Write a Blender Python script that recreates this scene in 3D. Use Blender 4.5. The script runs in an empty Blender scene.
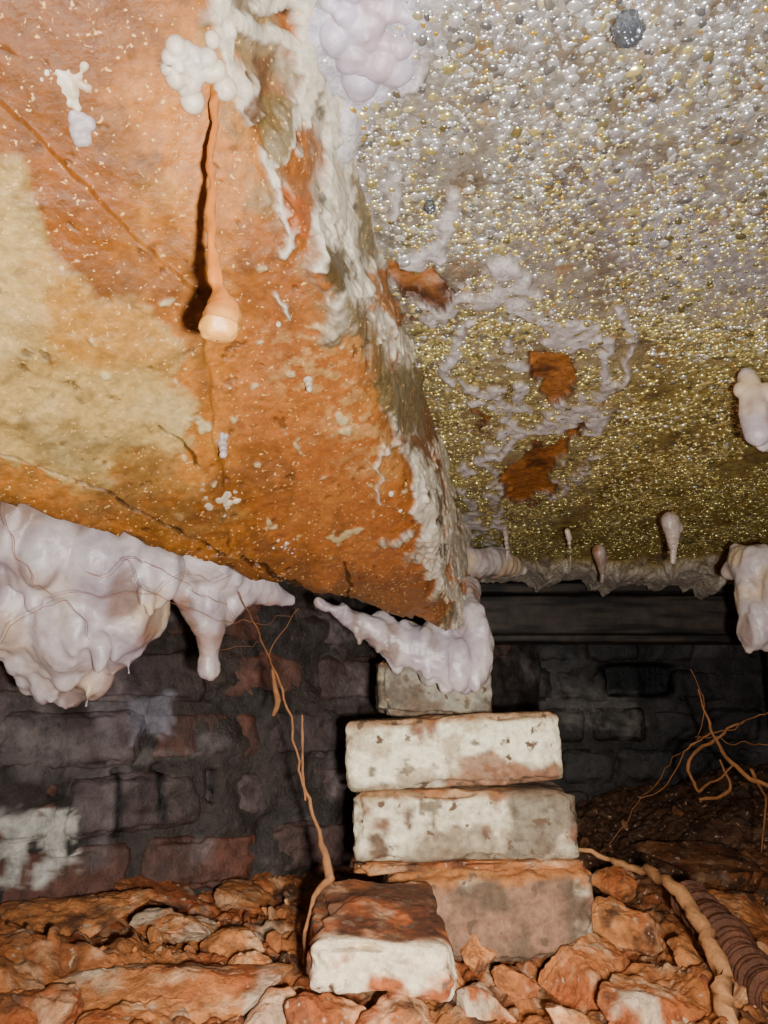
import bpy, bmesh, math, random
import numpy as np
from mathutils import Vector, Matrix
random.seed(7); rng=np.random.default_rng(7)
F=770.0; PITCH=math.radians(14); SP,CP=math.sin(PITCH),math.cos(PITCH)
# ---------- survey helpers (photo measurement <-> world metres) ----------
def wpt(u,v,t):
    x=(u-384)/F; y=(512-v)/F
    return np.array([x*t,(CP-y*SP)*t,(SP+y*CP)*t])
def proj(P):
    t=P[:,1]*CP+P[:,2]*SP; t=np.where(t<0.02,0.02,t)
    return np.stack([384+F*P[:,0]/t, 512-F*(-P[:,1]*SP+P[:,2]*CP)/t],1)
def lin(c):
    c=np.array(c,float)/255.0
    return np.where(c<=0.04045,c/12.92,((c+0.055)/1.055)**2.4)
def hsh(x,y,z,s):
    h=(x.astype(np.int64)*374761393+y.astype(np.int64)*668265263+z.astype(np.int64)*1274126177+s*974711)&0xffffffff
    h=((h^(h>>13))*1103515245)&0xffffffff
    h=(h^(h>>16))&0xffffff
    return h/float(0xffffff)
def vn(P,s=0):
    i=np.floor(P); f=P-i; f=f*f*(3-2*f); i=i.astype(np.int64)
    r=0
    for a in (0,1):
        wx=f[:,0] if a else 1-f[:,0]
        for b in (0,1):
            wy=f[:,1] if b else 1-f[:,1]
            for c in (0,1):
                wz=f[:,2] if c else 1-f[:,2]
                r=r+wx*wy*wz*hsh(i[:,0]+a,i[:,1]+b,i[:,2]+c,s)
    return r
def fbm(P,scale,o=4,s=0):
    r=0;a=1;t=0;P=P*scale
    for k in range(o):
        r=r+a*(vn(P+17.3*k,s+k)*2-1); t+=a; a*=.5; P=P*2.03
    return r/t
def sm(x): x=np.clip(x,0,1); return x*x*(3-2*x)
def pmask(UV,poly,soft=6,):
    poly=np.array(poly,float); n=len(poly); d=np.full(len(UV),1e9); ins=np.zeros(len(UV),bool)
    for i in range(n):
        a=poly[i]; b=poly[(i+1)%n]; e=b-a; w=UV-a
        h=np.clip((w@e)/(e@e+1e-9),0,1); q=w-h[:,None]*e; d=np.minimum(d,np.hypot(q[:,0],q[:,1]))
        c=((a[1]>UV[:,1])!=(b[1]>UV[:,1]))
        xx=a[0]+(UV[:,1]-a[1])*(b[0]-a[0])/((b[1]-a[1]) if abs(b[1]-a[1])>1e-9 else 1e-9)
        ins^=c&(UV[:,0]<xx)
    sd=np.where(ins,d,-d)
    return sm(sd/(2*soft)+.5)
def lmask(UV,line,w,soft=3):
    line=np.array(line,float); d=np.full(len(UV),1e9)
    for i in range(len(line)-1):
        a=line[i]; b=line[i+1]; e=b-a; q=UV-a
        h=np.clip((q@e)/(e@e+1e-9),0,1); q=q-h[:,None]*e; d=np.minimum(d,np.hypot(q[:,0],q[:,1]))
    return sm((w-d)/(2*soft)+.5)
def mixc(C,col,m): return C*(1-m[:,None])+lin(col)[None,:]*m[:,None]
# ---------- materials ----------
def mat(name,rough=.7,bump=.4,nscale=120,metal=0,spec=.4,var=.35,speck=None,sss=0,bdist=.002,gain=1.0,tint=(1,1,1),rvar=0):
    m=bpy.data.materials.new(name); m.use_nodes=True; nt=m.node_tree; N=nt.nodes; L=nt.links
    b=N['Principled BSDF']
    at=N.new('ShaderNodeAttribute'); at.attribute_name='Col'
    tc=N.new('ShaderNodeTexCoord')
    n1=N.new('ShaderNodeTexNoise'); n1.inputs['Scale'].default_value=nscale; n1.inputs['Detail'].default_value=8; n1.inputs['Roughness'].default_value=.7
    L.new(tc.outputs['Object'],n1.inputs['Vector'])
    mr=N.new('ShaderNodeMapRange'); mr.inputs['From Min'].default_value=.3; mr.inputs['From Max'].default_value=.7
    mr.inputs['To Min'].default_value=(1-var)*gain; mr.inputs['To Max'].default_value=(1+var)*gain
    L.new(n1.outputs['Fac'],mr.inputs['Value'])
    tn=N.new('ShaderNodeVectorMath'); tn.operation='MULTIPLY'; tn.inputs[1].default_value=tint
    L.new(at.outputs['Color'],tn.inputs[0])
    mx=N.new('ShaderNodeVectorMath'); mx.operation='SCALE'
    L.new(tn.outputs[0],mx.inputs[0]); L.new(mr.outputs[0],mx.inputs['Scale'])
    col=mx.outputs[0]
    if speck:
        sc,th,c=speck
        n2=N.new('ShaderNodeTexNoise'); n2.inputs['Scale'].default_value=sc; n2.inputs['Detail'].default_value=3
        L.new(tc.outputs['Object'],n2.inputs['Vector'])
        r2=N.new('ShaderNodeMapRange'); r2.inputs['From Min'].default_value=th; r2.inputs['From Max'].default_value=th+.05
        L.new(n2.outputs['Fac'],r2.inputs['Value'])
        mm=N.new('ShaderNodeMix'); mm.data_type='RGBA'; mm.inputs['B'].default_value=(*lin(c),1)
        L.new(r2.outputs[0],mm.inputs['Factor']); L.new(col,mm.inputs['A']); col=mm.outputs['Result']
    L.new(col,b.inputs['Base Color'])
    b.inputs['Roughness'].default_value=rough; b.inputs['Metallic'].default_value=metal
    if rvar:
        n3=N.new('ShaderNodeTexNoise'); n3.inputs['Scale'].default_value=30; n3.inputs['Detail'].default_value=4
        L.new(tc.outputs['Object'],n3.inputs['Vector'])
        r3=N.new('ShaderNodeMapRange'); r3.inputs['From Min'].default_value=.35; r3.inputs['From Max'].default_value=.65; r3.inputs['To Min'].default_value=rough-rvar; r3.inputs['To Max'].default_value=rough+rvar
        L.new(n3.outputs['Fac'],r3.inputs['Value']); L.new(r3.outputs[0],b.inputs['Roughness'])
    b.inputs['Specular IOR Level'].default_value=spec
    if sss:
        b.inputs['Subsurface Weight'].default_value=sss; b.inputs['Subsurface Scale'].default_value=.01
        b.inputs['Subsurface Radius'].default_value=(1,.7,.6)
    if bump:
        bp=N.new('ShaderNodeBump'); bp.inputs['Strength'].default_value=bump; bp.inputs['Distance'].default_value=bdist
        L.new(n1.outputs['Fac'],bp.inputs['Height']); L.new(bp.outputs['Normal'],b.inputs['Normal'])
    return m
M_slab=mat('rusted_render',.42,.55,190,var=.36,speck=(420,.64,(215,170,105)),spec=.5,gain=.60,tint=(1,.98,.74),rvar=.12)
M_ceil=mat('mineral_skin_ceiling',.24,1.0,170,var=.5,spec=1.0,gain=.50,tint=(1,.98,.95))
M_drop=mat('water_droplet',.27,0,50,metal=.72,spec=1.0,var=.05)
M_calc=mat('wet_calcite',.25,.5,110,var=.16,spec=.6,sss=.2,gain=.74,tint=(1,.95,.90))
M_brick=mat('limewashed_brick',.85,1.0,130,var=.42,bdist=.003,speck=(70,.62,(104,80,62)),tint=(1,.97,.88),gain=.95)
M_wall=mat('sooty_brick',.45,1.0,50,var=.6,bdist=.006,spec=.5,gain=.72)
M_clay=mat('iron_clay',.65,1.0,80,var=.55,bdist=.006,spec=.45,speck=(150,.64,(195,160,130)),tint=(1,.98,.86),gain=.88)
M_root=mat('root_bark',.7,.5,200,var=.3,gain=.7)
M_wood=mat('old_timber',.7,.6,40,var=.5)
# ---------- mesh builder ----------
def build(name,V,Fc,C,m,smooth=True,parent=None):
    me=bpy.data.meshes.new(name); V=np.asarray(V,float)
    Fa=np.asarray(Fc)
    if Fa.ndim==2:
        k=Fa.shape[1]; me.vertices.add(len(V)); me.vertices.foreach_set('co',V.ravel())
        me.loops.add(Fa.size); me.loops.foreach_set('vertex_index',Fa.ravel().astype(np.int32))
        me.polygons.add(len(Fa)); me.polygons.foreach_set('loop_start',(np.arange(len(Fa))*k).astype(np.int32))
        try: me.polygons.foreach_set('loop_total',np.full(len(Fa),k,np.int32))
        except Exception: pass
        me.update(calc_edges=True)
    else:
        me.from_pydata(V.tolist(),[],Fc)
    me.validate()
    a=me.color_attributes.new('Col','FLOAT_COLOR','POINT')
    C=np.asarray(C,float)
    if C.ndim==1: C=np.repeat(C[None],len(V),0)
    a.data.foreach_set('color',np.hstack([np.clip(C,0,1),np.ones((len(V),1))]).ravel())
    me.polygons.foreach_set('use_smooth',np.full(len(me.polygons),smooth))
    me.materials.append(m)
    o=bpy.data.objects.new(name,me); bpy.context.scene.collection.objects.link(o)
    if parent: o.parent=parent
    return o
def grid_faces(nr,nc,flip=False):
    i=np.arange(nr*nc).reshape(nr,nc)
    q=np.stack([i[:-1,:-1],i[:-1,1:],i[1:,1:],i[1:,:-1]],-1).reshape(-1,4)
    return q[:,::-1] if flip else q
def join(parts):
    V=[];Q=[];C=[];o=0
    for v,f,c in parts:
        v=np.asarray(v); c=np.asarray(c,float)
        if c.ndim==1: c=np.repeat(c[None],len(v),0)
        V.append(v);Q.append(np.asarray(f)+o);C.append(c);o+=len(v)
    return np.vstack(V),np.vstack(Q),np.vstack(C)
# ---------- slab / lintel beam ----------
A=np.array([.064,.75,.067]); AB=np.array([-.138,-.507,.199]); AC=np.array([-.274,-.35,.059])
Fp=np.array([.137,1.11,.1825]); EF=np.array([-.174,-.837,.1175])
nrm=np.cross(AB,AC); nrm/=np.linalg.norm(nrm)      # faces down to the camera side
def slab_t(u,v):
    d=wpt(u,v,1.0); return float((nrm@A)/(nrm@d))
def slab_p(u,v): return wpt(u,v,slab_t(u,v))
def make_slab():
    ns=640; nw=540; nf=190
    s=np.linspace(-0.05,1.25,ns)          # 0 = far end, 1.25 near
    w=np.linspace(1.5,0,nw)               # towards the edge
    g=np.linspace(0,1,nf)[1:]
    S,W=np.meshgrid(s,w,indexing='ij')
    ss=np.maximum(S,0)
    wav=lambda q:.018*np.sin(np.pi*np.clip(q,0,1))+.004*np.sin(q*19+1)*np.clip(q*4,0,1)
    ext=-.085*sm((W-.15)/.7)*(1-np.clip(ss/.3,0,1))
    P=A+(ss+ext)[...,None]*AB+W[...,None]*AC
    P[...,0]+=wav(ss)*np.clip(1-W/.4,0,1)
    S2,G=np.meshgrid(s,g,indexing='ij'); s2=np.maximum(S2,0)
    e=A+s2[...,None]*AB; e[...,0]+=wav(s2)
    f=Fp+s2[...,None]*EF+np.array([0,0,.006])
    gg=G**1.15
    Pf=e*(1-gg[...,None])+f*gg[...,None]
    Pf[...,2]+= .012*np.sin(np.pi*G)*np.clip(s2*2,0,1)
    allP=np.concatenate([P,Pf],1)
    K=46; ker=np.hanning(2*K+3)[1:-1]; ker/=ker.sum()
    pad=np.pad(allP,((0,0),(K,K),(0,0)),mode='reflect',reflect_type='odd'); acc=np.zeros_like(allP)
    for i_,kk in enumerate(ker): acc+=kk*pad[:,i_:i_+allP.shape[1]]
    allP=acc
    nfl=np.array([.8,-.25,-.55]); nfl/=np.linalg.norm(nfl)
    Wa=np.concatenate([-W,G*1.0],1)
    k=np.clip(Wa/.06+.5,0,1)[...,None]; Nn=nrm*(1-k)+nfl*k; Nn/=np.linalg.norm(Nn,axis=2)[...,None]
    back=np.concatenate([S,S2],1); bk=np.clip(-back/.05,0,1)
    allP=allP+bk[...,None]*np.array([.073,.36,.115])*(1-np.clip(Wa,0,1))[...,None]
    nc=nw+nf-1
    P=allP.reshape(-1,3); Nn=Nn.reshape(-1,3); Wa=Wa.ravel(); Sa=back.ravel()
    UV=proj(P)
    Wp=UV+np.stack([fbm(P,28,4,3),fbm(P,28,4,9)],1)*34+np.stack([fbm(P,110,3,5),fbm(P,110,3,6)],1)*18
    Wf=UV+np.stack([fbm(P,45,4,13),fbm(P,45,4,19)],1)*20+np.stack([fbm(P,160,3,15),fbm(P,160,3,16)],1)*6
    n1=fbm(P,14,5,1); n2=fbm(P,50,4,2); n3=fbm(P,180,3,4); n4=fbm(P,90,4,44)
    C=np.repeat(lin((212,132,56))[None],len(P),0)
    C=mixc(C,(164,94,32),sm(n1*2.2+.4)); C=mixc(C,(232,168,84),sm(n2*2.0-.05)*.4)
    C=mixc(C,(116,68,28),sm(n4*3.0-.45)*.55)
    C=mixc(C,(192,112,60),pmask(Wp,[(250,330),(330,280),(400,430),(450,640),(330,600),(240,470)],40)*.65)
    C=mixc(C,(232,188,132),pmask(Wp,[(270,330),(330,330),(400,440),(380,480),(300,400)],30)*.55*sm(n3*4+.4))
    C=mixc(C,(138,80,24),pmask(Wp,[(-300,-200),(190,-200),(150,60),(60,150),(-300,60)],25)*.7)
    C=mixc(C,(112,74,36),sm(fbm(P*np.array([1,.35,.35]),60,4,46)*2.5-.25)*.5)
    my=pmask(Wp,[(-900,120),(-50,140),(20,165),(50,250),(140,315),(195,375),(195,430),(170,460),(120,475),(40,465),(-30,455),(-900,200)],9)
    C=mixc(C,(222,184,122),my); C=mixc(C,(164,128,68),my*sm(n1*2.4+.15)); C=mixc(C,(240,216,172),my*sm(n2*2-.1)*.5); C=mixc(C,(118,90,48),my*sm(n4*3-.6)*.7)
    C=mixc(C,(210,142,58),my*pmask(Wp,[(40,250),(130,295),(170,360),(60,350)],16)*.8)
    C=mixc(C,(236,200,140),my*pmask(Wp,[(-100,160),(30,170),(50,300),(0,380),(-100,400)],30)*.6)  # paler left side: flash hot spot painted into the colour
    C=mixc(C,(146,122,76),pmask(Wp,[(-60,400),(60,415),(150,450),(230,520),(160,520),(60,500),(-60,480)],12)*.6*sm(n2*2+.6))
    C=mixc(C,(150,126,90),pmask(Wp,[(185,-60),(235,60),(290,200),(370,340),(330,330),(240,190),(200,60)],10)*.6*sm(n2*2.5+.5))
    C=mixc(C,(104,60,34),pmask(Wp,[(360,560),(470,590),(470,660),(380,640),(280,590)],18)*.6)  # darker brown far corner, flash fall-off painted into the rust
    C=mixc(C,(112,70,38),pmask(Wp,[(150,480),(260,540),(440,630),(300,610),(150,545),(0,490)],14)*.5)
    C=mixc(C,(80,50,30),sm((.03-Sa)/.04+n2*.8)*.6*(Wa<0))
    gr=sm((fbm(P,75,3,47)-.46)*9)*pmask(UV,[(80,100),(260,130),(420,430),(440,560),(250,560),(60,380)],40)
    C=mixc(C,(236,216,180),gr*.8)
    fl=sm((Wa+n2*.24+n1*.20)/.10+.0)
    C=mixc(C,(150,128,98),fl*.9); C=mixc(C,(224,214,218),fl*sm(n1*2.4+.5)); C=mixc(C,(112,88,50),fl*sm(n2*2.8-.25)*.8)
    C=mixc(C,(172,100,44),fl*sm(fbm(P,24,4,30)*3.0-.1)); C=mixc(C,(50,36,22),fl*sm(n4*4-1.0)*.8)
    runs=[([(208,-20),(232,60),(256,120)],7),([(262,150),(275,200),(288,262)],4.5),([(300,20),(290,90),(275,160)],10),([(330,180),(345,250),(358,290)],6),
          ([(310,215),(322,270)],4),([(275,300),(282,322)],2.5),([(425,445),(420,500),(428,560),(455,610),(462,640)],6),([(455,540),(470,600)],10),
          ([(395,300),(440,320),(470,300)],11),([(230,20),(262,36),(300,70)],11),([(340,60),(330,130)],14),([(385,440),(388,500)],1.5),([(260,0),(300,0),(330,20)],12),([(312,90),(320,160),(332,210)],7),
          ([(425,320),(400,350),(370,300),(345,240)],5),([(440,330),(470,345),(455,380)],5),([(440,440),(450,520),(440,560)],5)]
    mw=np.zeros(len(P))
    for l,w_ in runs: mw=np.maximum(mw,lmask(Wf,l,w_,2.5))
    C=mixc(C,(244,232,234),mw)
    for pl,c in [([(262,90),(285,100),(282,175),(262,150)],(130,108,70)),([(270,185),(300,205),(305,250),(285,240)],(186,90,14)),
                 ([(318,225),(342,260),(336,300),(322,270)],(92,76,48)),([(340,290),(368,320),(365,360),(345,320)],(130,112,84)),
                 ([(380,372),(425,360),(430,405),(395,440),(380,410)],(126,108,76)),([(360,270),(440,255),(450,300),(400,325),(365,310)],(176,110,58)),
                 ([(400,440),(430,400),(455,380),(440,430),(415,460)],(134,80,44)),([(430,470),(442,560),(430,540)],(70,50,34)),([(455,310),(490,320),(480,360),(455,350)],(128,106,62)),
                 ([(436,570),(478,575),(478,600),(450,590)],(200,120,60)),([(250,60),(262,60),(262,140),(245,110)],(110,70,36)),([(350,160),(372,210),(366,260),(350,210)],(140,124,100))]:
        C=mixc(C,c,pmask(Wf,pl,3)*.9)
    cr=np.zeros(len(P))
    Wc=UV+np.stack([n2,n4],1)*7
    for l,w_ in [([(366,310),(371,345),(370,374)],1.6),([(160,425),(178,436),(200,462)],1.2),([(330,130),(345,150)],2),([(-10,452),(50,470),(105,490),(160,520),(230,560)],2.2),([(246,560),(300,590),(340,606)],1.6),
                 ([(345,560),(352,600),(344,620)],.9)]:
        cr=np.maximum(cr,lmask(Wc,l,w_,1.2))
    C=mixc(C,(50,30,18),cr*.9)
    pit=sm((fbm(P,130,3,48)-.44)*8)*(1-fl); C=mixc(C,(84,50,24),pit*.6)
    lip=pmask(Wc,[(-900,300),(-10,452),(50,470),(105,490),(160,520),(230,560),(200,300),(0,100),(-900,0)],2.5)*(Wa<0)
    d=n1*.005+n2*.0014+n3*.0004+n4*.0006+my*.0014+mw*.003-cr*.003-pit*.0008+fl*(n1*.006+n2*.003+.002)+gr*.001+lip*.003*(Wa<-.2)
    P=P+Nn*d[:,None]
    rag=(fbm(P,22,3,40)*.035+fbm(P,90,3,41)*.016)*sm((.06-Sa)/.06)*(Wa<0.0)
    P=P-rag[:,None]*np.array([-.14,-.6,.2])
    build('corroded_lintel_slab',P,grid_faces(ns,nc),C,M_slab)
make_slab()
# ---------- ceiling ----------
def ceil_disp(P):
    UV=proj(P)
    Wf=UV+np.stack([fbm(P,30,4,53),fbm(P,30,4,59)],1)*26+np.stack([fbm(P,110,3,55),fbm(P,110,3,56)],1)*9
    Wh=UV+np.stack([fbm(P,40,4,53),fbm(P,40,4,59)],1)*18
    holes=[[(530,352),(560,348),(578,375),(570,398),(552,405),(548,380),(532,368)],
           [(498,478),(520,455),(555,448),(575,420),(592,412),(585,430),(560,455),(556,485),(540,503),(512,500)],
           [(470,408),(486,410),(484,436),(474,432)],[(380,268),(432,262),(448,290),(440,306),(400,296)],[(382,320),(410,322),(400,332),(384,330)]]
    mh=np.zeros(len(P))
    for h in holes: mh=np.maximum(mh,pmask(Wh,h,2))
    runs=[([(498,520),(490,470),(530,430),(590,400),(620,380)],6),([(560,330),(600,340),(610,400),(585,420)],5),([(600,450),(590,470),(560,480),(556,500)],4),
          ([(430,290),(480,300),(500,270),(520,300)],14),([(495,440),(520,420),(530,370),(515,350)],5),([(500,500),(505,560)],3),([(400,180),(360,250)],9),
          ([(450,200),(440,250),(400,262)],7),([(620,300),(640,350),(630,380)],4),([(460,470),(470,520),(490,560)],7),([(520,300),(560,330),(600,330)],4),
          ([(530,430),(500,400),(470,380)],5),([(455,330),(450,380)],6),([(400,100),(430,60),(440,0)],6),([(345,120),(355,180),(372,230)],9)]
    mr=np.zeros(len(P))
    for l,w in runs: mr=np.maximum(mr,lmask(Wf,l,w,2.5))
    mr*=sm(fbm(P,35,3,57)*2.5+1.0)
    mt=pmask(Wf,[(250,-200),(440,-200),(425,20),(410,90),(365,125),(345,190),(300,200),(250,60)],16)
    z=fbm(P,9,4,50)*.008+fbm(P,45,4,51)*.0030+mr*(-.004)+mt*(-.003+fbm(P,30,3,54)*.009)+mh*.006
    return z,mh,mr,mt,UV
def ceil_z0(x,y): return .338-.14*y
def make_ceiling():
    nx,ny=640,820
    x=np.linspace(-.14,1.05,nx); yy=np.linspace(0,1,ny); y=-.15+1.27*yy**1.15
    Y,X=np.meshgrid(y,x,indexing='ij')
    P=np.stack([X,Y,ceil_z0(X,Y)],-1).reshape(-1,3)
    z,mh,mr,mt,UV=ceil_disp(P)
    n1=fbm(P,10,4,60);n2=fbm(P,40,4,61);n3=fbm(P,150,3,62)
    C=np.repeat(lin((158,146,132))[None],len(P),0)
    low=sm((UV[:,1]-230+n1*120)/200)
    C=mixc(C,(180,156,84),low); C=mixc(C,(188,180,200),sm(n1*2+.15)*(1-low)*.8); C=mixc(C,(112,86,46),sm(n2*2.2-.0)*.7)
    C=mixc(C,(176,126,46),sm(fbm(P,60,3,63)*2.4-.3)*.65)
    C=mixc(C,(214,208,226),pmask(UV+n1[:,None]*60,[(620,250),(800,230),(800,310),(660,310)],40)*.4)
    C=mixc(C,(196,180,166),pmask(UV+n2[:,None]*60,[(380,250),(560,270),(640,330),(600,500),(470,560),(440,440)],40)*.3)
    C=mixc(C,(242,236,255),mt); C=mixc(C,(206,190,170),mt*sm(n2*3-.5)*.6); C=mixc(C,(255,244,244),mr*.95)
    C=mixc(C,(200,124,56),mh); C=mixc(C,(120,70,34),mh*sm(n2*2.4+.2)) 
    rim=np.clip(mh*(1-mh)*4,0,1); C=mixc(C,(70,44,26),rim*.7)
    edge=sm((P[:,1]-1.03+n2*.05)/.04); C=mixc(C,(240,228,214),edge*.8)
    P[:,2]+=z
    drip=fbm(P*np.array([1,0,0]),40,4,70)
    P[:,1]+=np.where(P[:,1]>1.0,(P[:,1]-1.0)/.12*drip*.05,0)
    P[:,2]-=edge*(.010+.026*np.clip(drip+n2*.4,0,1))
    top=P.reshape(ny,nx,3)[-1].copy(); top[:,2]+=.05; top[:,1]+=.02
    P=np.vstack([P,top]); C=np.vstack([C,C.reshape(ny,nx,3)[-1]*.4])
    build('ceiling',P,grid_faces(ny+1,nx),C,M_ceil)
make_ceiling()
def dome(nr,nsg):
    V=[(0,0,-1)]
    for i in range(1,nr+1):
        a=i/nr*math.pi*.55
        for j in range(nsg):
            b=2*math.pi*j/nsg; V.append((math.sin(a)*math.cos(b),math.sin(a)*math.sin(b),-math.cos(a)))
    T=[]
    for j in range(nsg): T.append((0,1+(j+1)%nsg,1+j))
    for i in range(nr-1):
        for j in range(nsg):
            a=1+i*nsg+j;b=1+i*nsg+(j+1)%nsg;c=a+nsg;d=b+nsg
            T.append((a,b,d));T.append((a,d,c))
    return np.array(V),np.array(T)
def make_drops():
    parts=[]
    def put(XY,R,hi):
        P=np.stack([XY[:,0],XY[:,1],ceil_z0(XY[:,0],XY[:,1])],-1)
        z,mh,mr,mt,UV=ceil_disp(P); P[:,2]+=z
        keep=(mh<.3)&(rng.random(len(P))>mr*.97)&(rng.random(len(P))>mt*.9)&(P[:,0]>(-.037+(P[:,1]-.273)*.208+.002))&(P[:,1]<1.06)
        keep&=(UV[:,0]>-60)&(UV[:,0]<900)&(UV[:,1]>-120)
        dens=fbm(P,22,4,80); keep&=(rng.random(len(P))<.75+dens*1.6)
        P=P[keep];R=R[keep];UV=UV[keep]; n=len(P)
        V,T=dome(4,10) if hi else dome(3,7)
        st=rng.uniform(.7,1.4,(n,1,1)); sz=rng.uniform(.2,.6,(n,1,1))
        a=rng.uniform(0,6.28,n); Vx=V[None]*R[:,None,None]*np.concatenate([st,1/st,sz],2)
        ca,sa=np.cos(a)[:,None],np.sin(a)[:,None]
        X=Vx[...,0]*ca-Vx[...,1]*sa;Yv=Vx[...,0]*sa+Vx[...,1]*ca
        VV=np.stack([X+Vx[...,2]*rng.normal(0,.3,(n,1)),Yv+Vx[...,2]*rng.normal(0,.3,(n,1)),Vx[...,2]],-1)+P[:,None]
        gold=sm((UV[:,1]-90+rng.normal(0,150,n))/270)
        C=np.array([1,1,1.])*(1-gold[:,None])+lin((255,240,155))*gold[:,None]
        C=C*rng.uniform(.5,1.0,(n,1)); dk=rng.random(n)<.15; C[dk]*=.4; am=(rng.random(n)<.06)&(R<.0018); C[am]=lin((224,184,76))
        TT=(T[None]+(np.arange(n)*len(V))[:,None,None]).reshape(-1,3)
        parts.append((VV.reshape(-1,3),TT,np.repeat(C,len(V),0)))
    n=40000; XY=np.stack([rng.uniform(-.1,.42,n),rng.uniform(.12,.55,n)],1); put(XY,np.clip(rng.lognormal(math.log(.00118),.5,n),.0004,.0036),True)
    n=64000; XY=np.stack([rng.uniform(-.02,.85,n),rng.uniform(.5,1.08,n)],1); put(XY,np.clip(rng.lognormal(math.log(.00145),.42,n),.0006,.0036),False)
    V,Q,C=join(parts); build('condensation_droplets',V,Q,C,M_drop)
make_drops()
# ---------- generic solids ----------
def ico(sub):
    bm=bmesh.new(); bmesh.ops.create_icosphere(bm,subdivisions=sub,radius=1)
    V=np.array([v.co[:] for v in bm.verts]);T=np.array([[v.index for v in f.verts] for f in bm.faces]); bm.free(); return V,T
ICO={k:ico(k) for k in (2,3,5,6)}
def rotm(rx,ry,rz): return np.array(Matrix.Rotation(rz,3,'Z')@Matrix.Rotation(ry,3,'Y')@Matrix.Rotation(rx,3,'X'))
def boxgrid(n):
    V=[];Q=[];o=0
    g=np.linspace(-1,1,n+1); a,b=np.meshgrid(g,g,indexing='ij'); a=a.ravel();b=b.ravel(); f=grid_faces(n+1,n+1)
    for ax in range(3):
        for s in (-1,1):
            p=np.zeros((len(a),3)); p[:,ax]=s; p[:,(ax+1)%3]=a; p[:,(ax+2)%3]=b
            V.append(p); Q.append((f[:,::-1] if s>0 else f)+o); o+=len(a)
    V=np.vstack(V);Q=np.vstack(Q)[:,::-1]
    key=np.round(V*1e5).astype(int); _,idx,inv=np.unique(key,axis=0,return_index=True,return_inverse=True)
    inv=inv.ravel(); return V[idx],inv[Q]
BX={n:boxgrid(n) for n in (10,22,40,70)}
def brickgeo(c,dim,rot=(0,0,0),n=10,r=.006,amp=.002,seed=0,ch=0):
    V,Q=BX[n]; h=np.array(dim)/2; p=V*h
    inner=np.clip(p,-(h-r),(h-r)); d=p-inner; L=np.linalg.norm(d,axis=1,keepdims=True); L[L<1e-9]=1
    p=inner+d/L*np.minimum(r,L) if r>0 else p
    W=p@rotm(*rot).T+np.array(c)
    N=(p/np.linalg.norm(p,axis=1,keepdims=True))@rotm(*rot).T
    q=W+seed*3.7
    dd=fbm(q,18,3,seed)*amp*1.5+fbm(q,70,3,seed+5)*amp
    if ch:
        e=np.sort(np.abs(V),axis=1)[:,1]; dd-=ch*sm((e-.72)/.28)*np.clip(fbm(q,28,4,seed+8)*2+.35,0,1)
    return W+N*dd[:,None],Q,p
def claycol(p,seed=0,tone=(200,128,76)):
    a=fbm(p,14,4,seed+20);b=fbm(p,50,4,seed+21)
    C=np.repeat(lin(tone)[None],len(p),0)
    C=mixc(C,(164,88,46),sm(a*2+.3)); C=mixc(C,(228,182,146),sm(b*2.2-.1)*.65); C=mixc(C,(84,52,36),sm(fbm(p,30,4,seed+22)*3-.4)*.9)
    C=mixc(C,(200,180,162),sm(fbm(p,22,4,seed+23)*3-.8)*.65)
    return C
def rock(name,u,v,t,dim,rot=(0,0,0),seed=1,planes=12,sub=6,lime=None,dark=1.0):
    V,T=ICO[sub]; r=np.random.default_rng(seed); p=V.copy()
    for k in range(planes):
        n=r.normal(size=3); n/=np.linalg.norm(n); d=r.uniform(.3,.7); s=p@n; p=p-np.clip(s-d,0,None)[:,None]*n
    p/=np.abs(p).max(0)
    p=p*np.array(dim)/2@rotm(*rot).T+wpt(u,v,t)
    q=p+seed; rd=1-np.abs(fbm(q,24,4,seed+6))*2
    p=p+V*(fbm(q,14,4,seed)*.008+rd*.002+fbm(q,70,4,seed+3)*.005+fbm(q,220,3,seed+4)*.002)[:,None]
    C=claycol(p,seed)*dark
    if lime is not None: C=mixc(C,lime,sm(fbm(q,30,4,seed+9)*3-.2)*.85)
    return build(name,p,T,C,M_clay)
# ---------- brick pier ----------
pier=bpy.data.objects.new('brick_pier',None); bpy.context.scene.collection.objects.link(pier)
def pier_brick(nm,c,dim,rot,seed,lime,thr,n=70,base=(140,100,80),marks=()):
    P,Q,p=brickgeo(c,dim,rot,n,.008,.003,seed,.010)
    k=fbm(P,26,5,seed+30); n4=fbm(P,80,4,seed+31)
    C=np.repeat(lin(base)[None],len(P),0); C=mixc(C,(104,84,70),sm(fbm(P,40,4,seed)*2+.2))
    m=sm(k*3.2+thr+n4); 
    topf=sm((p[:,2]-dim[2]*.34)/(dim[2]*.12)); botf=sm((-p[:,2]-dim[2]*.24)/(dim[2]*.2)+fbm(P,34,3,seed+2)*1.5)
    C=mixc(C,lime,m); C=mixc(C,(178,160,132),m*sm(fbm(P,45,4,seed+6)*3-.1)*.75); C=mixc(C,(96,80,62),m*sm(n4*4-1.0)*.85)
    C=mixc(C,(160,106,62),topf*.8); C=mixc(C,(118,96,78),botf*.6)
    UV=proj(P); W=UV+np.stack([fbm(P,40,4,3),fbm(P,40,4,9)],1)*24
    for pl,c_,s_ in marks: C=mixc(C,c_,pmask(W,pl,5)*s_)
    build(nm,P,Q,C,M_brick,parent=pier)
pier_brick('brick_course_1',(.070,.855,-.046),(.216,.105,.068),(0,-.05,.02),1,(250,242,216),1.5,
   marks=[([(440,775),(480,760),(565,762),(565,800),(440,800)],(140,92,66),.85),([(350,700),(380,715),(370,760),(345,760)],(150,120,92),.5)])
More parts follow.
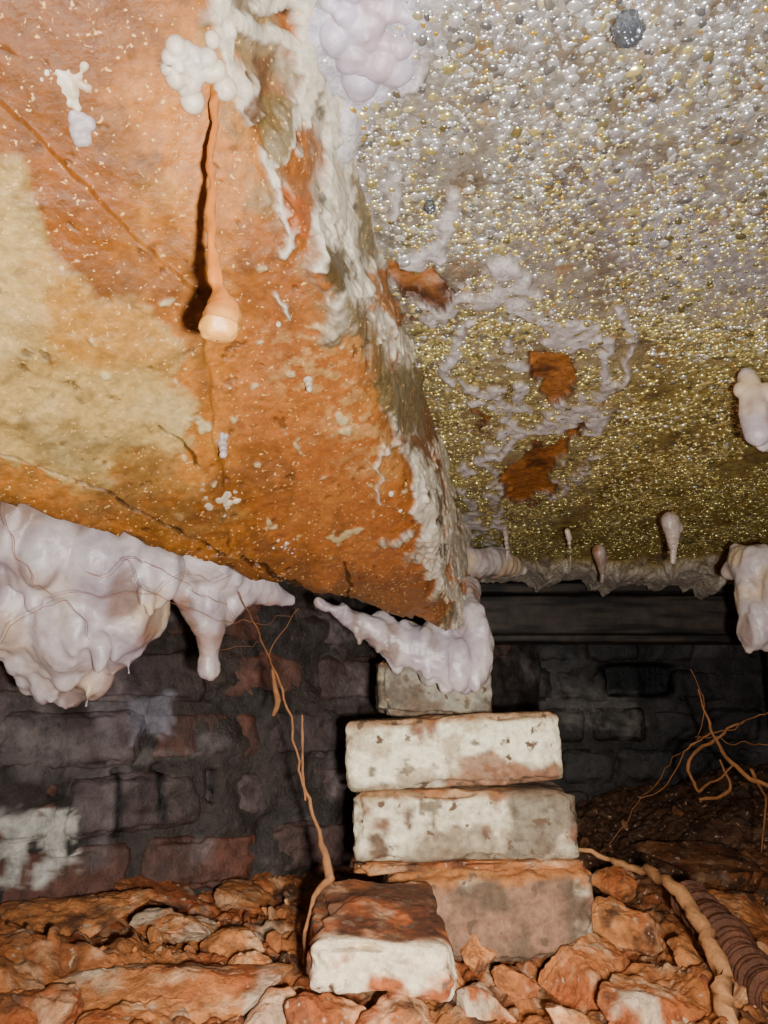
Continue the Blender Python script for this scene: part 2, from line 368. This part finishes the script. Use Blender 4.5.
pier_brick('brick_course_2',(.080,.84,-.113),(.214,.108,.063),(0,-.015,-.02),2,(230,220,194),1.0,
   marks=[([(505,785),(590,780),(590,830),(560,835),(540,860),(505,850),(520,815)],(108,96,84),.8),([(420,830),(480,825),(500,870),(400,870)],(128,110,90),.7)])
pier_brick('brick_course_3',(.097,.835,-.188),(.192,.13,.078),(0,-.02,.03),3,(190,172,150),.15,base=(150,112,92),marks=[([(400,850),(620,850),(620,878),(400,882)],(170,108,58),.8)])
pier_brick('cap_stone',(.055,.90,.018),(.125,.09,.062),(0,.02,.0),4,(150,144,134),.1,base=(110,100,90))
P,Q,p=brickgeo((.080,.845,-.150),(.205,.125,.010),(0,-.02,0),70,.004,.011,9,.012)
build('mud_bed',P,Q,claycol(P,4,(178,112,64)),M_clay,parent=pier)
P,Q,p=brickgeo((-.004,.672,-.176),(.104,.14,.036),(math.radians(7),math.radians(2),math.radians(3)),70,.010,.006,12,.014)
C=claycol(P,3,(136,80,42)); fr=sm((-p[:,1]-.050)/.012+fbm(P,30,4,4)*1.6); C=mixc(C,(230,212,186),fr*sm(1.0+fbm(P,40,4,7)*2.6)); C=mixc(C,(66,36,20),(1-fr)*sm(fbm(P,26,3,8)*3+.5)*.8)
build('fallen_brick',P,Q,C,M_brick)
# ---------- walls ----------
def brick_wall(name,o,d,width,z0,z1,L=.215,H=.065,J=.011,tones=None,skip=None,lime=None,seed=5,off=0,rec=.034,mort=(58,48,42),slots=(),gain=1.0):
    o=np.array(o,float); d=np.array(d,float); d/=np.linalg.norm(d); ang=math.atan2(d[1],d[0]); r=random.Random(seed)
    nrmv=np.array([d[1],-d[0],0]); parts=[]; z=z0; row=0
    while z<z1:
        x=-(L/2 if row%2 else 0)+off
        while x<width:
            c=o+d*(x+L/2)+np.array([0,0,z+H/2])+nrmv*r.uniform(-.007,.007)
            uv=proj(c[None])[0]
            if not(skip and skip(uv)):
                P,Q,p=brickgeo(c,(L,.08,H),(r.uniform(-.02,.02),r.uniform(-.015,.015),ang+r.uniform(-.03,.03)),22 if name=='wall_left' else 10,.012,.006,r.randint(1,99),.012)
                col=lin(r.choice(tones)); C=np.repeat(col[None],len(P),0)
                parts.append((P,Q,C))
            x+=L+J
        z+=H+J; row+=1
    n=260; a,b=np.meshgrid(np.linspace(-.2,width+.2,n),np.linspace(z0,z1,n),indexing='ij')
    Pm=o+a.ravel()[:,None]*d+b.ravel()[:,None]*np.array([0,0,1])+nrmv*rec
    Pm=Pm+nrmv*(fbm(Pm,20,5,3)*.014)[:,None]
    UVm=proj(Pm)
    for l,w_ in slots: Pm=Pm-nrmv*(lmask(UVm,l,w_,2)*.03)[:,None]
    parts.append((Pm,grid_faces(n,n),np.repeat(lin(mort)[None],len(Pm),0)))
    V,Q,C=join(parts)
    C=C*(1+.6*fbm(V,9,4,seed)[:,None])*gain; C=mixc(C,np.array((76,62,56))*gain,sm(fbm(V,12,5,seed+1)*2.5+.4)*.6); C=mixc(C,np.array((150,134,132))*gain,sm(fbm(V,18,5,seed+2)*3-.5)*.55)
    UV=proj(V)
    for l,w_ in slots: C=mixc(C,(4,3,3),lmask(UV,l,w_,2))
    if lime:
        W=UV+np.stack([fbm(V,30,4,3),fbm(V,30,4,9)],1)*20
        for pl,c,s in lime: C=mixc(C,c,pmask(W,pl,4)*s*sm(fbm(V,50,4,11)*3.5+1.3))
    return build(name,V,Q,C,M_wall)
dW=np.array([.365,.30,0]); dW/=np.linalg.norm(dW)
brick_wall('wall_left',np.array([-.43,.92,0])-dW*.45,dW,1.15,-.30,.32,L=.16,tones=[(116,84,74),(92,66,60),(128,84,68),(98,80,78),(116,70,54)],seed=5,rec=.036,
   slots=[([(117,772),(121,800),(117,832)],4),([(159,768),(162,818)],4),([(212,772),(213,800)],3),([(196,640),(210,700)],1.5)],
   lime=[([(-20,812),(62,812),(76,825),(78,870),(30,888),(-20,890)],(240,234,222),1),([(120,690),(175,700),(165,745),(130,740)],(166,160,172),.7),
         ([(30,700),(60,715),(50,790),(20,780)],(126,118,114),.5),([(85,690),(110,700),(105,760)],(146,138,144),.5),([(180,560),(260,600),(240,680),(190,690)],(96,76,66),.6),([(0,720),(90,740),(200,760),(200,766),(60,760),(0,740)],(160,148,142),.4)])
brick_wall('wall_back',(-.5,1.60,0),(1,0,0),2.2,-.30,.45,L=.105,tones=[(76,70,66),(60,52,48),(88,80,76),(66,52,44)],seed=9,off=.03,rec=.034,gain=.72,
   skip=lambda uv: 600<uv[0]<668 and 655<uv[1]<700, slots=[([(614,680),(662,680)],16)],
   lime=[([(560,690),(640,700),(640,735),(570,735)],(140,130,118),.7),([(495,640),(600,650),(600,700),(500,700)],(100,94,90),.5)])
# ---------- timber ----------
tim=bpy.data.objects.new('timber_wall_plate',None); bpy.context.scene.collection.objects.link(tim)
for i,(c,dm) in enumerate([((.40,1.235,.135),(.72,.07,.06)),((.40,1.215,.176),(.74,.05,.016)),((.40,1.225,.098),(.73,.06,.012)),((.62,1.20,.05),(.05,.05,.2))]):
    P,Q,p=brickgeo(c,dm,(0,0,0),40,.004,.002,20+i,.004)
    C=np.repeat(lin((62,52,44))[None],len(P),0); C=mixc(C,(26,20,16),sm(fbm(P*np.array([.15,1,1]),120,3,4)*2+.3))
    build('plank_%d'%(i+1),P,Q,C,M_wood,parent=tim)
# ---------- floor ----------
def floor_h(P):
    X,Y=P[:,0],P[:,1]; Q=P*np.array([1,1,0]); z=-.240+fbm(Q,7,5,90)*.035+fbm(Q,35,4,91)*.018+(1-np.abs(fbm(Q,60,4,93))*2)*.006+fbm(Q,160,3,92)*.003
    z+=.05*sm((Y-1.0)/.5)+.05*sm((-X-.15)/.3)*sm((1-Y)/.3)+.06*sm((X-.35)/.3)*sm((Y-.8)/.3)
    return z
n=760; a,b=np.meshgrid(np.linspace(-.95,1.15,n),np.linspace(.25,1.68,n),indexing='xy'); P=np.stack([a.ravel(),b.ravel(),np.zeros(n*n)],1); P[:,2]=floor_h(P)
C=claycol(P,1,(182,112,62)); C=mixc(C,(66,44,30),sm((P[:,1]-.95)/.28+fbm(P,8,3,2)*.6)*.9)  # back of the floor darkened in colour, a painted loss of light
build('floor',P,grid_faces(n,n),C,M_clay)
R=[(130,990,.62,(.28,.15,.045),(.14,.03,.1),11),(90,912,.80,(.18,.14,.045),(.14,-.05,.3),12),(185,925,.76,(.09,.08,.03),(.2,.1,1),13),
   (150,1026,.56,(.10,.07,.03),(.1,0,.4),14),(20,1022,.56,(.09,.1,.04),(0,.1,0),15),(330,1022,.58,(.08,.07,.04),(0,.1,.5),16),(410,1030,.57,(.08,.07,.04),(.1,0,.2),17),
   (490,1020,.62,(.07,.07,.04),(.1,.3,.9),18),(572,978,.68,(.11,.09,.06),(.3,.1,.4),19),(640,1005,.62,(.09,.08,.05),(.3,.2,.1),20),(745,1022,.60,(.08,.08,.035),(.1,0,.8),21),
   (625,930,.80,(.09,.08,.04),(.4,.1,.2),22),(735,912,.85,(.12,.11,.04),(.1,.2,.4),23),(475,945,.70,(.045,.045,.03),(.3,.2,.1),24),(255,975,.66,(.05,.05,.035),(.3,.2,.1),25),
   (520,985,.68,(.05,.04,.025),(.3,.2,.7),26),(705,860,1.05,(.16,.12,.04),(.1,.1,.2),27),(235,895,.92,(.09,.08,.03),(.1,.1,.2),28),(580,1030,.58,(.06,.05,.03),(.1,.4,.2),29),
   (150,885,.92,(.12,.09,.03),(.15,.1,.2),30),(20,935,.78,(.08,.07,.04),(.1,.1,.2),31),(620,888,.92,(.06,.05,.035),(.1,.1,.2),32),
   (270,1020,.58,(.05,.05,.03),(.3,.1,.2),33),(690,960,.70,(.05,.05,.03),(.3,.1,.9),34),(450,985,.64,(.04,.04,.025),(.3,.1,.9),35),(230,950,.72,(.06,.05,.025),(.2,.1,.5),36),(545,945,.78,(.05,.04,.03),(.2,.3,.5),37),(60,1000,.57,(.07,.05,.03),(.2,.1,.5),38)]
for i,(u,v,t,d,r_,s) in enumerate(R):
    rock('clay_coated_rubble',u,v,t,d,r_,s,lime=(232,208,184) if i in(7,8,9,0,23,26,2) else None,sub=6 if i<16 else 5,dark=.35 if i in(16,) else (.8 if i in (17,19) else 1.2))  # rear pieces get darker colour, painting in the light fall-off
parts=[]
for i in range(900):
    x=random.uniform(-.6,.8); y=random.uniform(.5,1.4); s=random.choice([.002,.003,.004,.006,.009])*random.uniform(.7,1.3)
    wv=(np.array([x,y,0])-np.array([-.43,.92,0]))@np.array([dW[1],-dW[0],0])
    if wv<.08 or (-.06<x<.22 and .75<y<.93) or (-.07<x<.07 and .58<y<.78): continue
    z=float(floor_h(np.array([[x,y,0.]]))[0]); V,T=ICO[3]; r=np.random.default_rng(i); p=V.copy()
    for k in range(8):
        nn=r.normal(size=3); nn/=np.linalg.norm(nn); q=p@nn; p=p-np.clip(q-.5,0,None)[:,None]*nn
    p=p*s*np.array([1.4,1,.6])@rotm(*r.uniform(0,3,3)).T+np.array([x,y,z+s*.2])
    parts.append((p,T,claycol(p,i%7)*(.4 if y>1.05 else 1.0)))  # far stones coloured darker to imitate fading light
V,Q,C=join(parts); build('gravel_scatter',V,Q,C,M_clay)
# ---------- calcite masses ----------
def strip(pts,k=5):
    out=[]
    for a,b in zip(pts[:-1],pts[1:]):
        for j in range(k): out.append(tuple(a[i]*(1-j/k)+b[i]*j/k for i in range(4)))
    out.append(pts[-1]); return out
def deposit(name,blobs,vox=.003,seed=1,child=7,amp=.002,stain=.5,tone=(222,212,216),it=12,lumps=1.0,drips=0,cs=(.2,.38),dark_top=False):
    r=np.random.default_rng(seed); parts=[]
    V,T=ICO[3]
    for (u,v,t,rp) in blobs:
        c=wpt(u,v,t); rad=rp*t/F
        parts.append((V*rad*np.array([1,1,1.12])+c,T,(1,1,1)))
        for k in range(child):
            n=r.normal(size=3); n/=np.linalg.norm(n); n[2]=-abs(n[2])*.8 if r.random()<.6 else n[2]
            if n[1]>.3: n[1]*=-.5
            parts.append((V*rad*r.uniform(*cs)*np.array([1,1,2.1])+c+n*rad*.76,T,(1,1,1)))
        for k in range(drips):
            x=r.uniform(-.8,.8); yv=-abs(r.normal()*.4); L_=r.uniform(.2,.6)*rad
            for q_ in range(5): parts.append((V*rad*.2*(1-.07*q_)*np.array([1,1,1.4])+c+np.array([x*rad,yv*rad,-rad*math.sqrt(max(0,1-x*x*.9))*.85-L_*q_/5]),T,(1,1,1)))
    V2,Q2,_=join(parts)
    me=bpy.data.meshes.new('tmp'); me.from_pydata(V2.tolist(),[],Q2.tolist()); ob=bpy.data.objects.new('tmp',me); bpy.context.scene.collection.objects.link(ob)
    m=ob.modifiers.new('r','REMESH'); m.mode='VOXEL'; m.voxel_size=vox
    s_=ob.modifiers.new('s','SMOOTH'); s_.iterations=it; s_.factor=.5
    bpy.context.view_layer.update(); dgr=bpy.context.evaluated_depsgraph_get(); e=ob.evaluated_get(dgr).to_mesh()
    nv=len(e.vertices); P=np.zeros(nv*3); e.vertices.foreach_get('co',P); P=P.reshape(-1,3)
    N=np.zeros(nv*3); e.vertices.foreach_get('normal',N); N=N.reshape(-1,3)
    fc=[tuple(p.vertices) for p in e.polygons]
    bpy.data.objects.remove(ob)
    S=P*np.array([1,1,.4])
    bil=.45-np.abs(fbm(S,38,2,seed))*1.6
    P=P+N*(fbm(S,22,3,seed+7)*amp*2.2+bil*amp*1.2*lumps+(.4-np.abs(fbm(P,110,2,seed+1)))*amp*.5)[:,None]
    C=np.repeat(lin(tone)[None],nv,0); C=mixc(C,(180,168,184),sm(fbm(P,26,4,seed+2)*2.4+.2)*.75); C=mixc(C,(240,210,160),sm(fbm(P,18,3,seed+12)*2.5-.05)*.65)
    C=mixc(C,(146,122,112),sm(-bil*2.5)*.75)
    C=mixc(C,(170,106,50),sm(fbm(P,24,4,seed+3)*3-.6)*stain)
    if dark_top: C=mixc(C,(140,98,60),sm((P[:,2]-np.percentile(P[:,2],66))/.03+fbm(P,20,3,seed)*.9)*.7)
    build(name,P,fc,C,M_calc)
deposit('calcite_deposit',[(10,520,.55,45),(50,545,.56,48),(100,555,.57,48),(140,575,.58,38),(20,600,.58,52),(75,620,.58,50),(130,610,.59,40),(55,665,.60,32),(88,675,.60,24),(150,570,.58,32),(35,640,.59,34),(-60,570,.55,75),(120,645,.59,24),(70,688,.60,18)],seed=2,vox=.0020,amp=.0034,child=12,drips=1,it=9,dark_top=True)
deposit('calcite_deposit',strip([(165,545,.62,18),(200,556,.62,26),(240,575,.65,24),(270,592,.67,13),(290,600,.68,7)],3)+strip([(200,590,.63,22),(212,630,.63,13),(210,655,.63,8),(210,668,.63,11)],4)+strip([(245,590,.65,16),(226,614,.64,10)],2)+strip([(180,580,.62,14),(186,600,.62,8)],3),seed=3,vox=.0017,child=4,amp=.0030,it=9)
deposit('calcite_deposit',strip([(318,602,.77,4),(345,614,.775,9),(372,630,.785,13),(405,646,.795,17),(438,656,.80,23),(466,660,.80,25),(478,645,.80,16),(471,615,.81,12),(468,590,.86,12)],5)+[(440,640,.81,20),(472,674,.79,16),(450,676,.79,14),(410,640,.81,16),(380,626,.80,12)]+strip([(356,630,.775,5),(360,642,.775,4)],2)+strip([(395,656,.79,7),(398,668,.79,4)],2),seed=4,vox=.0015,child=2,amp=.0028,it=10,cs=(.3,.5))
deposit('calcite_deposit',strip([(455,556,.92,11),(478,564,.94,14),(500,562,.98,13),(522,568,1.02,6)],4),seed=5,vox=.0018,child=3,amp=.003,it=8)
deposit('calcite_deposit',strip([(728,572,.86,5),(742,562,.85,14),(765,572,.82,24),(756,600,.82,18),(765,622,.8,20),(752,634,.8,13)],4)+[(800,590,.8,40)],seed=6,vox=.0018,child=3,amp=.0035,stain=1.0,it=7)
deposit('calcite_deposit',strip([(748,378,.585,8),(752,395,.575,10),(756,412,.568,13),(758,432,.562,11)],3)+[(772,430,.57,18),(765,400,.575,14),(742,390,.578,6)],seed=7,vox=.0013,child=4,amp=.002,stain=.5,it=6)
# flat lumpy crust in the corner between ceiling and lintel
r8=np.random.default_rng(88); b8=[]
for k in range(46):
    u=r8.normal(366,26); v=r8.normal(28,32); d=wpt(u,v,1.0); t=.338/(d[2]+.14*d[1]); b8.append((u,v,t+.004,r8.uniform(7,17)))
deposit('calcite_deposit',b8,seed=8,vox=.0011,child=2,amp=.0022,tone=(216,208,232),stain=.3,it=10)
for i,(u,v,t,r_,h) in enumerate([(671,536,.80,7,30),(600,566,.96,5,18),(568,545,.9,2,22),(505,540,.95,2.5,24)]):
    deposit('calcite_drip',strip([(u-1,v-14,t,r_*1.2),(u+1,v-6,t,r_),(u+2.5,v+h*.5,t,r_*.5),(u+2,v+h*.85,t,r_*.4)],4)+[(u+r_,v-8,t,r_*.6)],seed=20+i,vox=.0010,child=3,amp=.0020,stain=.9,tone=(206,190,178),it=5)
def on_slab(name,u,v,rp,els=5,seed=1,tone=(240,228,206),stain=.7,spread=.6,down=0):
    r=np.random.default_rng(seed); b=[]
    b.append((u,v,slab_t(u,v)+rp*.15*.35/F,rp*.5))
    for k in range(els):
        uu,vv=u+r.normal()*rp*spread,v+r.normal()*rp*spread
        b.append((uu,vv,slab_t(uu,vv)-.0003,rp*r.uniform(.14,.32)))
    t=slab_t(u,v)
    for k in range(down): b.append((u+k*.6,v+rp*.6*(k+1),t-.003*(k+1),rp*(.6-.06*k)))
    deposit(name,b,vox=.0007,seed=seed,child=3,amp=.0022,stain=stain,tone=tone,it=7)
on_slab('calcite_knob',62,88,21,seed=31,els=70,spread=.6,down=0)
on_slab('calcite_knob',82,124,15,seed=39,els=40,spread=.55)
on_slab('calcite_knob',190,66,22,seed=32,els=70,spread=.5)
on_slab('calcite_knob',308,376,7,seed=33,down=3,els=12)
on_slab('calcite_knob',222,440,8,seed=34,down=3,els=12)
on_slab('calcite_knob',218,494,15,seed=35,els=60,spread=.6,tone=(215,203,176))
on_slab('calcite_knob',286,542,5,seed=36,els=30,spread=1.4)
on_slab('calcite_knob',58,268,4,seed=37,els=6); on_slab('calcite_knob',278,318,5,seed=38,els=8,down=2)
on_slab('calcite_knob',150,390,3,seed=41,els=8,spread=4); on_slab('calcite_knob',390,488,5,seed=42,els=6,down=2)
on_slab('calcite_knob',30,400,2,seed=45,els=5,spread=5); on_slab('calcite_knob',400,505,4,seed=46,els=5,down=2)
# ---------- tubes: stalactite and roots ----------
def tube(name,pts,rad,col,sub=8,wob=.0,seed=1,ns=10):
    pts=[np.array(p,float) for p in pts]; Pp=[];Rr=[]
    n=len(pts)
    for i in range(n-1):
        p0=pts[max(i-1,0)];p1=pts[i];p2=pts[i+1];p3=pts[min(i+2,n-1)]
        for k in range(sub):
            t=k/sub; Pp.append(.5*((2*p1)+(-p0+p2)*t+(2*p0-5*p1+4*p2-p3)*t*t+(-p0+3*p1-3*p2+p3)*t**3)); Rr.append(rad[i]*(1-t)+rad[i+1]*t)
    Pp.append(pts[-1]);Rr.append(rad[-1]); Pp=np.array(Pp);Rr=np.array(Rr)
    Pp+=np.stack([fbm(Pp,60,3,seed),fbm(Pp,60,3,seed+1),fbm(Pp,60,3,seed+2)],1)*wob; Rr=Rr*(1+.35*fbm(Pp,150,2,seed+5))
    T=np.gradient(Pp,axis=0); T/=np.linalg.norm(T,axis=1,keepdims=True)+1e-9
    up=np.array([.3,.8,.52]); S=np.cross(T,up); S/=np.linalg.norm(S,axis=1,keepdims=True)+1e-9; U=np.cross(S,T)
    a=np.linspace(0,2*np.pi,ns+1)
    V=(Pp[:,None]+(S[:,None]*np.cos(a)[None,:,None]+U[:,None]*np.sin(a)[None,:,None])*Rr[:,None,None])
    C=np.repeat(lin(col)[None],V.shape[0]*(ns+1),0); VV=V.reshape(-1,3); C=C*(1+.4*fbm(VV,90,3,seed)[:,None])
    return VV,grid_faces(len(Pp),ns+1),C
top=slab_p(214,92)
pts=[top+np.array([0,0,.004]),top+np.array([.001,0,-.03]),top+np.array([.003,0,-.07]),top+np.array([.006,0,-.092]),top+np.array([.008,0,-.101]),top+np.array([.008,0,-.109]),top+np.array([.008,0,-.114]),top+np.array([.008,0,-.1155])]
V,Q,C=tube('s',pts,[.0022,.0012,.0018,.0028,.0060,.0078,.0058,.0005],(206,124,46),wob=.002,seed=3,ns=20,sub=14)
k=sm((top[2]-.098-V[:,2])/.014); C=mixc(C,(236,172,90),k); V=V+fbm(V,160,3,5)[:,None]*np.array([.0018,.0018,.0010])
build('hanging_stalactite',V,Q,C,M_calc)
def roots(name,specs,col):
    parts=[tube('r',[wpt(*p) for p in pts],rad,col,wob=w,seed=i+5,ns=8) for i,(pts,rad,w) in enumerate(specs)]
    V,Q,C=join(parts); return build(name,V,Q,C,M_root)
roots('tree_root',[([(238,590,.60),(262,640,.66),(282,690,.70),(300,770,.70),(318,830,.68),(330,876,.66)],[.0004,.0008,.0010,.0014,.0020,.005],.004),
  ([(302,715,.70),(303,770,.70),(305,800,.69)],[.0008,.0014,.0008],.001),([(282,690,.70),(270,650,.72),(300,610,.72)],[.0004,.0004,.0003],.004),
  ([(330,876,.66),(312,900,.64),(303,960,.62)],[.004,.002,.001],.003),([(262,640,.66),(240,650,.7),(200,640,.72)],[.0004,.0003,.0002],.006),
  ([(272,670,.69),(278,700,.70),(273,716,.7)],[.001,.003,.0015],.002)],(156,104,62))
roots('hair_roots',[([(10,500,.47),(14,560,.50),(60,600,.5),(130,590,.52),(235,575,.55)],[.0002]*5,.01),([(90,575,.5),(150,560,.52),(200,590,.56),(240,620,.6)],[.0002]*4,.01),
  ([(120,560,.5),(170,600,.54),(245,625,.6),(300,610,.66)],[.0002]*4,.01),([(0,640,.5),(60,600,.5),(90,640,.52)],[.0002]*3,.008)],(164,104,64))
roots('dangling_roots',[([(700,690,.85),(712,730,.84),(740,770,.82),(775,790,.8)],[.0006,.0014,.0024,.0026],.006),([(712,730,.84),(690,745,.85),(665,790,.88),(640,800,.9)],[.0010,.0008,.0006,.0004],.008),
  ([(735,765,.83),(700,790,.86),(690,760,.88),(715,740,.86),(745,720,.84)],[.001,.0018,.0018,.0018,.0008],.006),([(690,670,.86),(705,700,.85),(700,740,.86)],[.0003,.0006,.0003],.004),
  ([(775,705,.8),(740,725,.84),(690,740,.88),(650,790,.95),(610,845,1.0)],[.0006]*5,.01),([(768,740,.8),(735,742,.84),(700,735,.88)],[.0005]*3,.01),
  ([(750,770,.82),(765,800,.82),(760,850,.82)],[.002,.0012,.0006],.004),([(700,800,.86),(730,790,.84),(720,760,.85)],[.0018,.0018,.001],.004)],(160,102,54))
roots('buried_root',[([(560,842,.90),(600,856,.86),(640,868,.80),(672,886,.72),(700,925,.66),(722,975,.60),(728,1040,.55)],[.002,.003,.004,.0060,.0075,.008,.0085],.005)],(224,160,106))
cp=[wpt(690,900,.78),wpt(722,935,.70),wpt(750,970,.64),wpt(782,1005,.58)]
V,Q,C=tube('h',cp,[.017]*4,(112,66,42),sub=60,ns=24,seed=3)
nr=len(V)//25; ph=np.repeat(np.arange(nr),25); cen=V.reshape(nr,25,3).mean(1)[ph]; V=cen+(V-cen)*(1+.09*np.sin(ph*2*np.pi/8))[:,None]
build('ribbed_drain_hose',V,Q,C,M_wall)
Mw=bpy.data.materials.new('dark_wet_bead'); Mw.use_nodes=True; b=Mw.node_tree.nodes['Principled BSDF']; b.inputs['Roughness'].default_value=.2; b.inputs['Metallic'].default_value=.6; b.inputs['Base Color'].default_value=(.12,.13,.15,1)
for u,v,r_ in [(628,30,.0070),(430,208,.0032)]:
    d=wpt(u,v,1.0); t=.338/(d[2]+.14*d[1]); c=wpt(u,v,t-.004); V,T=ICO[5]; p=V.copy(); p[:,2]=np.where(p[:,2]>0,p[:,2]*1.6,p[:,2]*1.1); p=p*(1+.25*fbm(V,3,4,2))[:,None]; build('hanging_water_drop',p*r_+c,T,(1,1,1),Mw)
# ---------- lights, world, camera ----------
def lamp(name,kind,loc,e,size,tgt=None,**k):
    l=bpy.data.lights.new(name,kind); l.energy=e; l.shadow_soft_size=size; o=bpy.data.objects.new(name,l); bpy.context.scene.collection.objects.link(o); o.location=loc
    for a,b_ in k.items(): setattr(l,a,b_)
    if tgt is not None: o.rotation_euler=(Vector(tgt)-Vector(loc)).to_track_quat('-Z','Y').to_euler()
    return o
lamp('phone_flash','POINT',(.035,-.01,-.02),23,.007,color=(1,.97,.92))
lamp('pier_fill_spot','SPOT',(.05,.0,-.05),27,.010,tgt=(.02,.75,-.18),spot_size=math.radians(50),spot_blend=1.0,color=(1,.96,.88))  # added fill spot, no real lamp: lifts pier and floor where the flash weakens
w=bpy.data.worlds.new('crawlspace_gloom'); bpy.context.scene.world=w; w.use_nodes=True; w.node_tree.nodes['Background'].inputs[0].default_value=(.8,.84,1,1); w.node_tree.nodes['Background'].inputs[1].default_value=.035
cam=bpy.data.cameras.new('camera'); co=bpy.data.objects.new('camera',cam); bpy.context.scene.collection.objects.link(co)
co.rotation_euler=(math.radians(90)+PITCH,0,0); cam.sensor_fit='VERTICAL'; cam.sensor_height=36; cam.sensor_width=36; cam.lens=F/1024*36; cam.clip_start=.01
bpy.context.scene.camera=co
